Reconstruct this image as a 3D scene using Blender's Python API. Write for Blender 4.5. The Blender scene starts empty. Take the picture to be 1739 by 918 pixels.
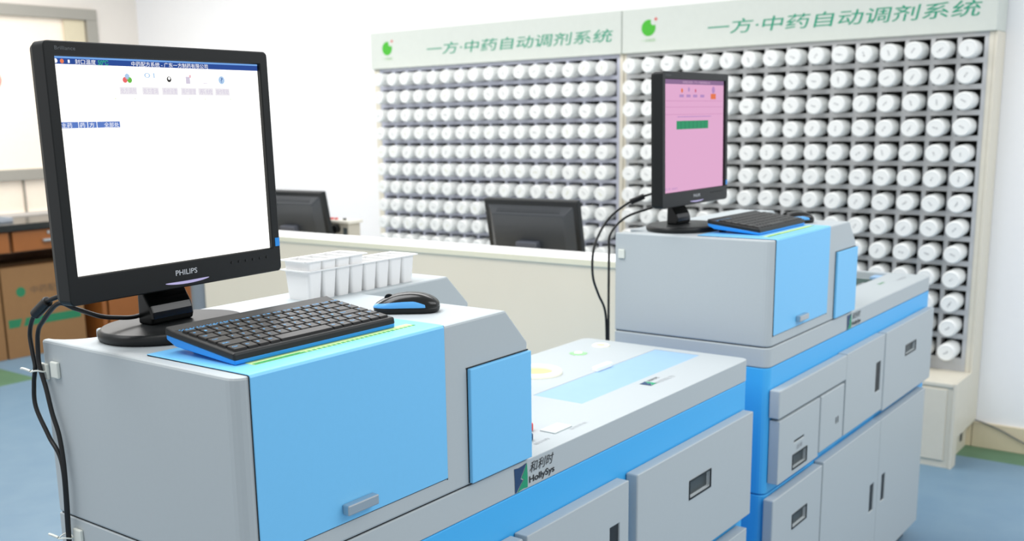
import bpy, bmesh, math, random
from mathutils import Vector, Matrix
random.seed(7)
S = bpy.context.scene
COL = S.collection
PI = math.pi

# ------------------------------------------------------------------ camera
RC = ((0.6167676, -0.7868822, -0.0203493), (0.1690219, 0.1071439, 0.9797713), (-0.7687843, -0.6077307, 0.1990832))
cam_d = bpy.data.cameras.new('camera')
cam = bpy.data.objects.new('camera', cam_d); COL.objects.link(cam)
M = Matrix(RC).transposed().to_4x4()
M.translation = Vector((-0.82867, -1.04555, 1.62742))
cam.matrix_world = M
cam_d.sensor_width = 36.0
cam_d.lens = 1771.2 / 1739 * 36.0
cam_d.shift_x = (869.5 - 805.07) / 1739
cam_d.shift_y = (564.29 - 459) / 1739
cam_d.clip_start = 0.02
cam_d.dof.use_dof = True
cam_d.dof.focus_distance = 1.62
cam_d.dof.aperture_fstop = 6.0
S.camera = cam

# ------------------------------------------------------------------ light
W = bpy.data.worlds.new('world'); S.world = W; W.use_nodes = True
bg = W.node_tree.nodes['Background']
bg.inputs[0].default_value = (0.98, 0.99, 1.0, 1); bg.inputs[1].default_value = 0.64
def area(name, loc, sx, sy, power, color=(1, 1, 1), rot=(0, 0, 0)):
    l = bpy.data.lights.new(name, 'AREA'); l.shape = 'RECTANGLE'; l.size = sx; l.size_y = sy
    l.energy = power; l.color = color
    o = bpy.data.objects.new(name, l); COL.objects.link(o); o.location = loc; o.rotation_euler = rot
    return o
area('ceiling_lamp_front', (-0.1, 0.9, 3.1), 2.4, 1.2, 54, (0.98, 0.99, 1.0))
area('ceiling_lamp_middle', (2.7, 2.0, 3.1), 1.2, 3.0, 40, (1, 0.99, 0.98))
area('ceiling_lamp_rear', (2.6, 4.9, 3.1), 1.6, 2.4, 64, (1, 0.98, 0.95))
area('ceiling_lamp_aisle', (2.2, -1.9, 3.0), 3.4, 1.4, 52, (0.97, 0.99, 1.0))
S.view_settings.view_transform = 'Standard'
S.view_settings.look = 'None'
S.view_settings.gamma = 1
S.view_settings.use_curve_mapping = False
S.view_settings.exposure = 0.2
S.cycles.use_denoising = True
S.cycles.max_bounces = 6
S.cycles.diffuse_bounces = 4

# ------------------------------------------------------------------ materials
def lin(c):
    return tuple(((x / 255) / 12.92 if x / 255 <= 0.04045 else ((x / 255 + 0.055) / 1.055) ** 2.4) for x in c)
MATS = {}
def mat(name, rgb, rough=0.5, metal=0.0, noise=0.03, scale=30, spec=0.5, bump=0.0, emit=None, estr=1.0, alpha=1.0, coat=0.0):
    if name in MATS: return MATS[name]
    m = bpy.data.materials.new(name); m.use_nodes = True
    nt = m.node_tree; b = nt.nodes['Principled BSDF']
    c = lin(rgb)
    tc = nt.nodes.new('ShaderNodeTexCoord'); nz = nt.nodes.new('ShaderNodeTexNoise')
    nz.inputs['Scale'].default_value = scale; nt.links.new(tc.outputs['Object'], nz.inputs['Vector'])
    mx = nt.nodes.new('ShaderNodeMix'); mx.data_type = 'RGBA'
    nt.links.new(nz.outputs['Fac'], mx.inputs['Factor'])
    mx.inputs[6].default_value = tuple(max(0, x * (1 - noise)) for x in c) + (1,)
    mx.inputs[7].default_value = tuple(min(1, x * (1 + noise)) for x in c) + (1,)
    nt.links.new(mx.outputs[2], b.inputs['Base Color'])
    b.inputs['Roughness'].default_value = rough; b.inputs['Metallic'].default_value = metal
    b.inputs['Specular IOR Level'].default_value = spec
    b.inputs['Coat Weight'].default_value = coat
    if bump:
        bp = nt.nodes.new('ShaderNodeBump'); bp.inputs['Strength'].default_value = bump; bp.inputs['Distance'].default_value = 0.002
        nt.links.new(nz.outputs['Fac'], bp.inputs['Height']); nt.links.new(bp.outputs[0], b.inputs['Normal'])
    if emit:
        b.inputs['Emission Color'].default_value = lin(emit) + (1,); b.inputs['Emission Strength'].default_value = estr
    MATS[name] = m
    return m
GREY = mat('grey_powder_coat', (181, 189, 192), 0.5, scale=120, noise=0.015, bump=0.03)
BLUE = mat('sky_blue_powder_coat', (119, 198, 246), 0.42, scale=120, noise=0.015, bump=0.03)
BLUE2 = mat('blue_body_coat', (68, 178, 242), 0.40, scale=120, noise=0.015)
BLUELID = mat('pale_blue_lid', (146, 182, 216), 0.5)
DARK = mat('dark_recess', (28, 32, 36), 0.5)
SLOT = mat('dark_grey_plastic', (66, 74, 76), 0.4)
BLACK = mat('black_plastic', (13, 17, 18), 0.4, spec=0.35)
BLACKG = mat('black_gloss_plastic', (7, 9, 9), 0.2, spec=0.4)
BLACKM = mat('matt_black_plastic', (24, 27, 28), 0.4, spec=0.35)
KEYM = mat('black_key_plastic', (27, 26, 25), 0.36, spec=0.35)
KBLUE = mat('bright_blue_plastic', (20, 140, 225), 0.35)
KLEG = mat('light_blue_print', (90, 180, 245), 0.5)
CABLE = mat('black_rubber', (15, 16, 17), 0.4)
WHITEP = mat('white_plastic', (252, 252, 251), 0.4, noise=0.01)
CLIPM = mat('ivory_plastic', (222, 226, 218), 0.45)
METAL = mat('brushed_metal', (190, 196, 200), 0.3, metal=0.8)
BOT = mat('white_bottle_plastic', (238, 240, 238), 0.42, noise=0.015, scale=12)
BOTCAP = mat('white_bottle_end', (246, 247, 247), 0.4, noise=0.01)
PRINT = mat('grey_print', (150, 152, 155), 0.6)
PRINTY = mat('yellow_grey_print', (205, 205, 170), 0.6)
RACKG = mat('grey_rack_panel', (196, 197, 198), 0.5)
RACKL = mat('lavender_grey_rack_panel', (190, 193, 208), 0.5)
CREAM = mat('cream_steel', (224, 218, 202), 0.45)
SIGNM = mat('pale_green_grey_sign', (207, 213, 206), 0.5)
GREENT = mat('teal_green_print', (0, 150, 115), 0.5)
GREENL = mat('leaf_green_print', (64, 178, 40), 0.5)
REDM = mat('red_plastic', (215, 50, 50), 0.3)
NAVY = mat('navy_print', (22, 62, 104), 0.5)
LOGOG = mat('emerald_print', (18, 150, 108), 0.5)
INK = mat('black_ink', (28, 30, 32), 0.6)
FAINT = mat('faint_grey_ink', (178, 182, 186), 0.6)
CELL = mat('cell_shade_panel', (62, 66, 62), 0.7)  # shade inside the rack cells, put into the back panel's dark colour
BEIGE = mat('beige_laminate', (246, 234, 210), 0.5, scale=4, noise=0.03)
IVORY = mat('ivory_edge', (244, 238, 210), 0.45)
WALL = mat('white_wall_paint', (246, 246, 247), 0.8, noise=0.01)
WALLB = mat('warm_white_wall_paint', (236, 229, 220), 0.8, noise=0.01)
WOOD = mat('orange_brown_wood', (146, 86, 36), 0.45, scale=9, noise=0.12)
WOODD = mat('dark_brown_wood', (104, 66, 34), 0.5, scale=9, noise=0.15)
WORKTOP = mat('black_worktop', (30, 34, 33), 0.25)
CARD = mat('cardboard', (142, 104, 64), 0.75, scale=25, noise=0.06)
CARDG = mat('green_carton_print', (36, 120, 80), 0.7)
CARDI = mat('brown_carton_print', (104, 84, 64), 0.7)
WINF = mat('grey_aluminium_frame', (168, 164, 154), 0.4, noise=0.02)
STEEL = mat('grey_steel_post', (150, 156, 160), 0.35, metal=0.4)
BASEB = mat('beige_baseboard_tile', (222, 208, 178), 0.4)
GOLD = mat('yellow_green_plastic', (196, 198, 138), 0.45)
CREAMR = mat('cream_ring_plastic', (246, 245, 228), 0.4)
LEAFG = mat('green_label_print', (46, 160, 78), 0.5)
LIME = mat('pale_lime_label_print', (196, 224, 150), 0.5)

# ------------------------------------------------------------------ mesh helpers
def obj(name, bm, m, parent=None, loc=None, smooth=False, bevel=0, seg=2):
    me = bpy.data.meshes.new(name)
    if bm is not None:
        bmesh.ops.recalc_face_normals(bm, faces=bm.faces)
        bm.to_mesh(me); bm.free()
    me.materials.append(m)
    o = bpy.data.objects.new(name, me); COL.objects.link(o)
    if smooth:
        for p in me.polygons: p.use_smooth = True
    if parent: o.parent = parent
    if loc: o.location = loc
    if bevel:
        md = o.modifiers.new('bevel', 'BEVEL'); md.width = bevel; md.segments = seg; md.limit_method = 'ANGLE'; md.angle_limit = math.radians(35)
        md.harden_normals = False
    return o
def box(bm, x0, x1, y0, y1, z0, z1, mx=None):
    vs = [bm.verts.new((x, y, z)) for z in (z0, z1) for (x, y) in ((x0, y0), (x1, y0), (x1, y1), (x0, y1))]
    if mx is not None:
        for w in vs: w.co = mx @ w.co
    for f in ((3, 2, 1, 0), (4, 5, 6, 7), (0, 1, 5, 4), (1, 2, 6, 5), (2, 3, 7, 6), (3, 0, 4, 7)):
        bm.faces.new([vs[i] for i in f])
def BM(): return bmesh.new()
def boxobj(name, x0, x1, y0, y1, z0, z1, m, parent=None, bevel=0, seg=2, loc=None):
    b = BM(); box(b, x0, x1, y0, y1, z0, z1); return obj(name, b, m, parent, loc, bevel=bevel, seg=seg)
def loft(bm, rings, cap=True):
    R = [[bm.verts.new(p) for p in r] for r in rings]; n = len(R[0])
    for a, b in zip(R, R[1:]):
        for i in range(n): bm.faces.new((a[i], a[(i + 1) % n], b[(i + 1) % n], b[i]))
    if cap: bm.faces.new(R[0][::-1]); bm.faces.new(R[-1])
def prism(bm, pts, axis, a, b):
    def P(p, t):
        return {0: (t, p[0], p[1]), 1: (p[0], t, p[1]), 2: (p[0], p[1], t)}[axis]
    loft(bm, [[P(p, a) for p in pts], [P(p, b) for p in pts]])
def cyl(bm, c, r, h, axis=2, n=24, r2=None, prof=None):
    # prof: list of (t, radius)
    prof = prof or [(0, r), (h, r if r2 is None else r2)]
    rings = []
    for t, rr in prof:
        ring = []
        for i in range(n):
            a = 2 * PI * i / n; u, w = rr * math.cos(a), rr * math.sin(a)
            p = {0: (t, u, w), 1: (u, t, w), 2: (u, w, t)}[axis]
            ring.append((c[0] + p[0], c[1] + p[1], c[2] + p[2]))
        rings.append(ring)
    loft(bm, rings)
def ellipse_loft(bm, c, prof, n=48):
    loft(bm, [[(c[0] + rx * math.cos(2 * PI * i / n), c[1] + ry * math.sin(2 * PI * i / n), c[2] + z) for i in range(n)] for z, rx, ry in prof])
def catmull(pts, k=8):
    P = [Vector(p) for p in pts]; P = [2 * P[0] - P[1]] + P + [2 * P[-1] - P[-2]]; out = []
    for i in range(1, len(P) - 2):
        for j in range(k):
            t = j / k; a, b, c, d = P[i - 1:i + 3]
            out.append(0.5 * ((2 * b) + (-a + c) * t + (2 * a - 5 * b + 4 * c - d) * t * t + (-a + 3 * b - 3 * c + d) * t ** 3))
    out.append(P[-2]); return out
def tube(bm, pts, r, n=10, k=8):
    C = catmull(pts, k); rings = []; up = Vector((0.3, 0.2, 1)).normalized(); prev = None
    for i, p in enumerate(C):
        d = (C[min(i + 1, len(C) - 1)] - C[max(i - 1, 0)]).normalized()
        if prev is None: u = d.cross(up).normalized()
        else: u = (prev - d * prev.dot(d)).normalized()
        prev = u; w = d.cross(u)
        rings.append([p + r * (math.cos(2 * PI * j / n) * u + math.sin(2 * PI * j / n) * w) for j in range(n)])
    loft(bm, rings)
def rounded_rect(x0, x1, y0, y1, r, n=6):
    pts = []
    for cx, cy, a0 in ((x1 - r, y1 - r, 0), (x0 + r, y1 - r, 90), (x0 + r, y0 + r, 180), (x1 - r, y0 + r, 270)):
        for i in range(n + 1):
            a = math.radians(a0 + 90 * i / n); pts.append((cx + r * math.cos(a), cy + r * math.sin(a)))
    return pts
def cut(o, boxes, extra=None):
    b = BM()
    for bb in boxes: box(b, *bb)
    if extra: extra(b)
    bmesh.ops.recalc_face_normals(b, faces=b.faces)
    me = bpy.data.meshes.new('cutter'); b.to_mesh(me); b.free()
    c = bpy.data.objects.new('cutter', me); COL.objects.link(c)
    if o.parent: c.parent = o.parent
    md = o.modifiers.new('cut', 'BOOLEAN'); md.operation = 'DIFFERENCE'; md.object = c; md.solver = 'EXACT'
    # cutting goes before any bevel
    mods = [m for m in o.modifiers if m.type == 'BEVEL']
    keep = [(m.width, m.segments) for m in mods]
    for m in mods: o.modifiers.remove(m)
    bpy.context.view_layer.update()
    dg = bpy.context.evaluated_depsgraph_get()
    nm = bpy.data.meshes.new_from_object(o.evaluated_get(dg)); nm.name = o.name
    o.modifiers.clear(); o.data = nm
    bpy.data.objects.remove(c)
    for w, s in keep:
        md = o.modifiers.new('bevel', 'BEVEL'); md.width = w; md.segments = s; md.limit_method = 'ANGLE'; md.angle_limit = math.radians(35)
TXT = {}
def textmesh(s, ext=0.0003, shear=0.0, bold=0.0):
    key = (s, ext, shear, bold)
    if key in TXT: return TXT[key]
    cu = bpy.data.curves.new('lettering', 'FONT'); cu.body = s; cu.align_x = 'LEFT'; cu.size = 1.0; cu.extrude = 0
    cu.shear = shear; cu.resolution_u = 3; cu.offset = bold
    o = bpy.data.objects.new('lettering', cu); COL.objects.link(o)
    bpy.context.view_layer.update()
    me = bpy.data.meshes.new_from_object(o.evaluated_get(bpy.context.evaluated_depsgraph_get()))
    bpy.data.objects.remove(o)
    vs = [v.co for v in me.vertices]
    x0, x1 = min(v.x for v in vs), max(v.x for v in vs); y0, y1 = min(v.y for v in vs), max(v.y for v in vs)
    TXT[key] = (me, x0, x1, y0, y1); return TXT[key]
def text(name, s, m, parent, origin, right, up, width=None, height=None, shear=0.0, bold=0.0, lift=0.0006):
    """lettering whose box starts at origin, runs along 'right', stands along 'up'"""
    me, x0, x1, y0, y1 = textmesh(s, 0.0, shear, bold)
    me = me.copy(); me.name = name
    sx = width / (x1 - x0) if width else height / (y1 - y0)
    sy = height / (y1 - y0) if height else sx
    R, U = Vector(right).normalized(), Vector(up).normalized(); N = R.cross(U); O = Vector(origin) + N * lift
    for v in me.vertices: v.co = O + R * ((v.co.x - x0) * sx) + U * ((v.co.y - y0) * sy)
    me.materials.clear(); me.materials.append(m)
    o = bpy.data.objects.new(name, me); COL.objects.link(o); o.parent = parent
    return o
def poly3(bm, pts):
    bm.faces.new([bm.verts.new(p) for p in pts])
def empty(name, loc, rz=0):
    o = bpy.data.objects.new(name, None); COL.objects.link(o); o.location = loc; o.rotation_euler = (0, 0, rz)
    o.empty_display_size = 0.05
    return o
def tag(o, label=None, cat=None, group=None, kind=None):
    if label: o['label'] = label
    if cat: o['category'] = cat
    if group: o['group'] = group
    if kind: o['kind'] = kind
    return o
def copy_tree(o, parent=None, keep=lambda x: True):
    c = o.copy(); COL.objects.link(c)
    if parent: c.parent = parent
    for ch in list(o.children):
        if keep(ch): copy_tree(ch, c, keep)
    return c

ZT, ZS, ZD, ZB = 1.3085, 1.0272, 1.0250, 0.9705

# ------------------------------------------------------------------ setting
def structure(o): o['kind'] = 'structure'; return o
# floor
fl = BM(); box(fl, -3.5, 4.70, -3.5, 6.87, -0.05, 0)
fm = bpy.data.materials.new('mottled_blue_vinyl'); fm.use_nodes = True
nt = fm.node_tree; b = nt.nodes['Principled BSDF']; N = nt.nodes.new; L = nt.links.new
tc = N('ShaderNodeTexCoord'); sep = N('ShaderNodeSeparateXYZ'); L(tc.outputs['Object'], sep.inputs[0])
def cmp(sock, th, op):
    n = N('ShaderNodeMath'); n.operation = op; L(sock, n.inputs[0]); n.inputs[1].default_value = th; return n.outputs[0]
def mul(a, c, op='MULTIPLY'):
    n = N('ShaderNodeMath'); n.operation = op; L(a, n.inputs[0]); L(c, n.inputs[1]); return n.outputs[0]
strip = mul(cmp(sep.outputs[0], 4.375, 'GREATER_THAN'), cmp(sep.outputs[0], 4.9, 'LESS_THAN'))
patch = mul(mul(cmp(sep.outputs[0], 2.68, 'LESS_THAN'), cmp(sep.outputs[1], 5.45, 'GREATER_THAN')), cmp(sep.outputs[1], 6.05, 'LESS_THAN'))
mask = mul(strip, patch, 'MAXIMUM')
nz = N('ShaderNodeTexNoise'); nz.inputs['Scale'].default_value = 6; nz.inputs['Detail'].default_value = 6; L(tc.outputs['Object'], nz.inputs['Vector'])
r1 = N('ShaderNodeMix'); r1.data_type = 'RGBA'; r1.inputs[6].default_value = lin((100, 134, 160)) + (1,); r1.inputs[7].default_value = lin((122, 152, 172)) + (1,); L(nz.outputs['Fac'], r1.inputs[0])
r2 = N('ShaderNodeMix'); r2.data_type = 'RGBA'; r2.inputs[6].default_value = lin((78, 118, 92)) + (1,); r2.inputs[7].default_value = lin((98, 138, 108)) + (1,); L(nz.outputs['Fac'], r2.inputs[0])
r3 = N('ShaderNodeMix'); r3.data_type = 'RGBA'; L(mask, r3.inputs[0]); L(r1.outputs[2], r3.inputs[6]); L(r2.outputs[2], r3.inputs[7])
L(r3.outputs[2], b.inputs['Base Color']); b.inputs['Roughness'].default_value = 0.42
structure(obj('floor', fl, fm))
structure(boxobj('wall_back', 4.578, 4.70, -3.5, 6.87, 0, 3.3, WALL))
# far wall with a window opening
WY = 6.75
b = BM()
box(b, 4.18, 4.578, WY, WY + 0.12, 0, 3.3); box(b, -1.0, 4.18, WY, WY + 0.12, 0, 1.0); box(b, -1.0, 4.18, WY, WY + 0.12, 2.56, 3.3)
structure(obj('wall_left', b, WALLB))
win = structure(empty('window_1', (2.0, WY, 1.0)))
def world_child(o, p):
    o.parent = p; o.matrix_parent_inverse = Matrix.Translation(p.location).inverted(); return o
b = BM()
box(b, -1.0, 4.185, WY - 0.03, WY + 0.06, 2.475, 2.56); box(b, 4.09, 4.185, WY - 0.03, WY + 0.06, 1.0, 2.475)
box(b, -1.0, 4.09, WY - 0.03, WY + 0.06, 1.245, 1.33); box(b, 1.9, 1.98, WY - 0.03, WY + 0.06, 1.33, 2.475)
box(b, 3.432, 3.442, WY - 0.01, WY + 0.05, 1.0, 1.245)
world_child(obj('window_frame', b, WINF, bevel=0.004), win)
PANE = mat('sunlit_frosted_glass', (246, 234, 216), 0.35, emit=(255, 238, 220), estr=0.18)
world_child(boxobj('window_pane', -1.0, 4.12, WY + 0.02, WY + 0.03, 1.0, 2.5, PANE), win)
world_child(boxobj('window_blind', 3.90, 4.08, WY - 0.005, WY + 0.005, 1.34, 2.47, mat('cream_fabric_blind', (226, 214, 184), 0.8)), win)
b = BM()
n = 40
for i in range(n):
    a0, a1 = 2 * PI * i / n, 2 * PI * (i + 1) / n
    P = lambda a, r, y: (3.285 + r * math.cos(a), y, 2.0 + r * math.sin(a))
    poly3(b, [P(a0, .05, WY + .012), P(a1, .05, WY + .012), P(a1, .065, WY + .012), P(a0, .065, WY + .012)])
st = world_child(obj('warning_sticker', b, mat('red_sticker_print', (232, 120, 110), 0.5)), win)
# baseboard on the back wall
b = BM(); y = -3.5
while y < 6.7:
    box(b, 4.562, 4.578, y, min(y + 0.597, 6.75), 0, 0.125); y += 0.6
o = obj('baseboard_back', b, BASEB, bevel=0.002); structure(o)

# ------------------------------------------------------------------ medicine racks
XF = 4.42
ORD = ['first', 'second', 'third', 'fourth', 'fifth', 'sixth', 'seventh', 'eighth', 'ninth', 'tenth', 'eleventh', 'twelfth', 'thirteenth', 'fourteenth', 'fifteenth', 'sixteenth']
ZC = [1.907 - 0.1162 * i for i in range(13)]
def rack(y0, y1, ycols, lab, latm, textstart, textend, logoy, logor, right):
    r = tag(empty('medicine_rack', (XF, (y0 + y1) / 2, 0)), lab, 'rack', 'medicine racks along the back wall')
    W_ = lambda o: world_child(o, r)
    pitch = abs(ycols[1] - ycols[0])
    ya, yb = min(ycols) - pitch / 2, max(ycols) + pitch / 2
    za, zb = ZC[-1] - 0.0581, ZC[0] + 0.0581
    b = BM()
    t = 0.0095; d = 0.07
    for k in range(17):
        yy = ya + k * (yb - ya) / 16; box(b, XF, XF + d, yy - t, yy + t, za, zb)
    for k in range(14):
        zz = zb - k * 0.1162; box(b, XF - 0.0015, XF + d, ya - t, yb + t, zz - 0.0115, zz + 0.0115)
    W_(obj('grid_panel', b, latm))
    W_(boxobj('back_panel', XF + 0.125, XF + 0.135, y0 + 0.02, y1 - 0.02, 0.35, 2.18, CELL))
    b = BM(); box(b, XF - 0.004, 4.57, y0, ya - t, 0.40, 1.975); W_(obj('side_panel', b, CREAM, bevel=0.004))
    b = BM(); box(b, XF - 0.004, 4.57, yb + t, y1, 0.40, 1.975); W_(obj('side_panel', b, CREAM, bevel=0.004))
    b = BM(); box(b, XF - 0.002, 4.57, ya - t, yb + t, 0.40, za - 0.0116); W_(obj('lower_panel', b, latm))
    s = W_(boxobj('header_sign', XF - 0.03, 4.57, y0 - (0.012 if right else 0.0), y1, 1.973, 2.205, SIGNM, bevel=0.004))
    xs = XF - 0.03
    t1 = text('lettering', '一方·中药自动调剂系统', GREENT, s, (xs, textstart, 2.040), (0, -1, 0), (0, 0, 1), width=textstart - textend, height=0.072, shear=0.12, bold=0.003, lift=0.001)
    t1.matrix_parent_inverse = Matrix.Translation(r.location).inverted() @ Matrix() if False else s.matrix_world.inverted()
    # emblem: green round with a notch and a red spark
    b = BM(); n = 36; c = []
    for i in range(n):
        a = 2 * PI * i / n; rr = logor * (0.60 if 0.35 < a < 1.05 else 1.0)
        c.append((xs - 0.0008, logoy - rr * math.cos(a), 2.10 + rr * math.sin(a)))
    poly3(b, c); e = obj('emblem', b, GREENL, s)
    b = BM(); cx, cz = logoy - logor * 1.02, 2.10 + logor * 1.02; c = []
    for i in range(8):
        a = PI * i / 4; rr = logor * (0.30 if i % 2 == 0 else 0.13); c.append((xs - 0.0008, cx - rr * math.cos(a), cz + rr * math.sin(a)))
    poly3(b, c); obj('emblem_spark', b, REDM, s)
    text('small_lettering', '一方制药', mat('pale_green_print', (150, 200, 140), 0.5), s, (xs, logoy + logor, 2.026), (0, -1, 0), (0, 0, 1), width=logor * 2, height=0.017, lift=0.001)
    # base cabinet with its ledge
    b = BM(); box(b, 4.145, 4.575, y0 + (0.025 if right else 0), y1, 0.0, 0.385)
    if right: box(b, 4.1455, 4.21, y0 + 0.0005, y0 + 0.0248, 0.0, 0.3845)
    base = W_(obj('base_cabinet', b, CREAM))
    W_(boxobj('ledge', 4.137, 4.416, y0, y1, 0.385, 0.405, CREAM, bevel=0.004))
    n = 4; w = (y1 - y0 - 0.04) / n
    for k in range(n):
        q = y0 + 0.02 + k * w
        W_(boxobj('cabinet_door', 4.137, 4.145, q + 0.006, q + w - 0.006, 0.035, 0.375, CREAM, bevel=0.003))
    if right:
        b = BM(); prism(b, [(4.137, 0.0), (4.215, 0.0), (4.215, 0.135), (4.575, 0.135), (4.575, 1.972), (4.416, 1.972), (4.416, 0.404), (4.137, 0.404)], 1, y0 - 0.012, y0 - 0.0005)
        W_(obj('end_panel', b, CREAM))
        W_(boxobj('socket_slot', 4.44, 4.47, y0 + 0.021, y0 + 0.0249, 0.05, 0.09, SLOT))
    return r
YR = [0.187 + 0.1150 * k for k in range(16)]        # right-hand rack, from the right
YL = [2.088 + 0.1136 * k for k in range(16)]
r_right = rack(0.098, 1.993, YR, 'right-hand cream medicine rack under the green lettered header, beside the bare wall', RACKG, 1.479, 0.153, 1.828, 0.043, True)
r_left = rack(1.998, 3.905, YL, 'left-hand cream medicine rack, behind the reception counter and its monitors', RACKL, 3.415, 2.05, 3.757, 0.043, False)
bpy.context.view_layer.update()
# bottles
def bottle_mesh():
    b = BM()
    cyl(b, (0, 0, 0), 0, 0, axis=0, n=28, prof=[(0.06, 0.036), (0.02, 0.0395), (-0.075, 0.0415), (-0.088, 0.0410), (-0.094, 0.0385), (-0.0965, 0.034), (-0.0965, 0.031), (-0.0955, 0.030)])
    me = bpy.data.meshes.new('bottle_body'); bmesh.ops.recalc_face_normals(b, faces=b.faces); b.to_mesh(me); b.free()
    me.materials.append(BOT)
    for p in me.polygons: p.use_smooth = len(p.vertices) == 4
    return me
BOTTLE = bottle_mesh()
def print_mesh(seed, m):
    rnd = random.Random(seed); b = BM()
    n = rnd.choice([3, 4, 4, 5]); s = 0.0062
    for k in range(n):
        y = (k - (n - 1) / 2) * s
        for q in range(4):
            yy = y + rnd.uniform(-0.002, 0.002); zz = rnd.uniform(-0.003, 0.003)
            if rnd.random() < 0.5: w, h = 0.0022, 0.0005
            else: w, h = 0.0005, 0.0026
            box(b, -0.0962, -0.0955, yy - w, yy + w, zz - h, zz + h)
    me = bpy.data.meshes.new('printed_mark'); b.to_mesh(me); b.free(); me.materials.append(m); return me
PR = [print_mesh(i, PRINT) for i in range(6)]; PY = [print_mesh(i + 9, PRINTY) for i in range(4)]
def bottles(ycols, side, keep):
    for i in range(13):
        for k in range(16):
            if not keep(i, k): continue
            o = bpy.data.objects.new('medicine_bottle', BOTTLE); COL.objects.link(o)
            rnd = random.Random(i * 37 + k * 3 + (500 if side == 'left' else 0))
            slide = rnd.choice([0, 0, 0, 0.006, -0.005, 0.003]) 
            o.location = (XF + slide, ycols[k] + rnd.uniform(-0.0015, 0.0015), ZC[i] - 0.0045 + (-0.0035 if slide > 0.004 else 0))
            o.rotation_euler = (rnd.uniform(-PI, PI), -rnd.uniform(0.01, 0.05), rnd.uniform(-0.015, 0.015))
            rot = rnd.choice([0.2, 0.7, 1.2, 1.5, -0.6, -1.0, 0.4])
            o.rotation_euler[0] = rot
            lab = 'white bottle, %s row from the top, %s from the %s, in the %s rack' % (ORD[i], ORD[k] if side == 'right' else ORD[15 - k], 'right' if side == 'right' else 'left', 'right-hand' if side == 'right' else 'left-hand')
            tag(o, lab, 'bottle', 'white medicine bottles in the %s rack' % ('right-hand' if side == 'right' else 'left-hand'))
            yellow = side == 'left' and rnd.random() < 0.4
            p = bpy.data.objects.new('printed_mark', rnd.choice(PY if yellow else PR)); COL.objects.link(p); p.parent = o
LEFT_HIDE = {}
bottles(YR, 'right', lambda i, k: (i <= 9) or (k <= 6 if i == 10 else k <= 3))
bottles(YL, 'left', lambda i, k: i <= 9)

# ------------------------------------------------------------------ machines
def housing_plan():
    top, bot = [], []
    def both(x, y, xt=None): bot.append((x, y)); top.append((x if xt is None else xt, y))
    r = 0.022
    for i in range(6):
        a = PI + (PI / 2) * i / 5; both(r + r * math.cos(a), r + r * math.sin(a))
    both(0.6457, 0, 0.5815); both(0.6457, 0.341, 0.5815); both(0.908, 0.341, 0.838); both(0.908, 0.474, 0.838)
    both(0.098, 0.474); both(0.098, 0.409)
    for i in range(7):   # cove at the rear left corner
        a = -PI / 2 - (PI / 2) * i / 6; both(0.075 + 0.062 * math.cos(a), 0.466 + 0.058 * math.sin(a))
    both(0.0, 0.466)
    return bot, top
def deck_plan(L_):
    pts = []; r = 0.022
    for i in range(6):
        a = PI + (PI / 2) * i / 5; pts.append((r + r * math.cos(a), r + r * math.sin(a)))
    for i in range(6):
        a = -PI / 2 + (PI / 2) * i / 5; pts.append((L_ - r + r * math.cos(a), r + r * math.sin(a)))
    for i in range(4):
        a = (PI / 2) * i / 3; pts.append((L_ - r + r * math.cos(a), 0.486 - r + r * math.sin(a)))
    pts.append((0.098, 0.486)); pts.append((0.098, 0.409))
    for i in range(7):
        a = -PI / 2 - (PI / 2) * i / 6; pts.append((0.075 + 0.062 * math.cos(a), 0.466 + 0.058 * math.sin(a)))
    pts.append((0.0, 0.466)); return pts
def front_panel(root, name, x0, x1, z0, z1, slots=(), m=GREY, hname='handle_recess'):
    """a drawer front or door of the lower body, standing 3 cm proud, with carved dark grips"""
    o = boxobj(name, x0, x1, -0.03, -0.001, z0, z1, m, root, bevel=0.0035)
    if slots:
        cut(o, [(a, c, -0.04, -0.026 if mm is DARK else -0.020, d, e) for (a, c, d, e, mm) in slots])
    for (a, c, d, e, mm) in slots:
        b = BM(); yy = -0.026 if mm is DARK else -0.020; box(b, a, c, yy - 0.001, yy + 0.0005, d, e); g = obj(hname, b, mm, o)
        t = 0.003
        b = BM()
        box(b, a - t, c + t, -0.0315, -0.029, e, e + t); box(b, a - t, c + t, -0.0315, -0.029, d - t, d)
        box(b, a - t, a, -0.0315, -0.029, d, e); box(b, c, c + t, -0.0315, -0.029, d, e)
        if mm is SLOT:
            obj('grip_frame', b, BLACKM, o)
        else: b.free()
    return o
def emblem(root, x0, z0, w, h, y=-0.0008, flat=False):
    def P(u, v): return (x0 + u * w, y, z0 + v * h) if not flat else (x0 + u * w, y + v * h, ZD + 0.0008)
    o1 = BM(); poly3(o1, [P(0, 1), P(.30, .97), P(.62, .99), P(.92, 1.04), P(.70, .78), P(.55, .60), P(.46, .48), P(.64, .40), P(.40, .22), P(.16, 0), P(.05, .0), P(.04, .5)])
    obj('emblem', o1, NAVY, root)
    o2 = BM(); poly3(o2, [P(.96, 1.04), P(1, .5), P(1, 0.02), P(.7, .05), P(.45, .03), P(.22, -.02), P(.46, .22), P(.72, .42), P(.53, .50), P(.63, .62), P(.78, .80)])
    obj('emblem', o2, LOGOG, root)
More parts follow.
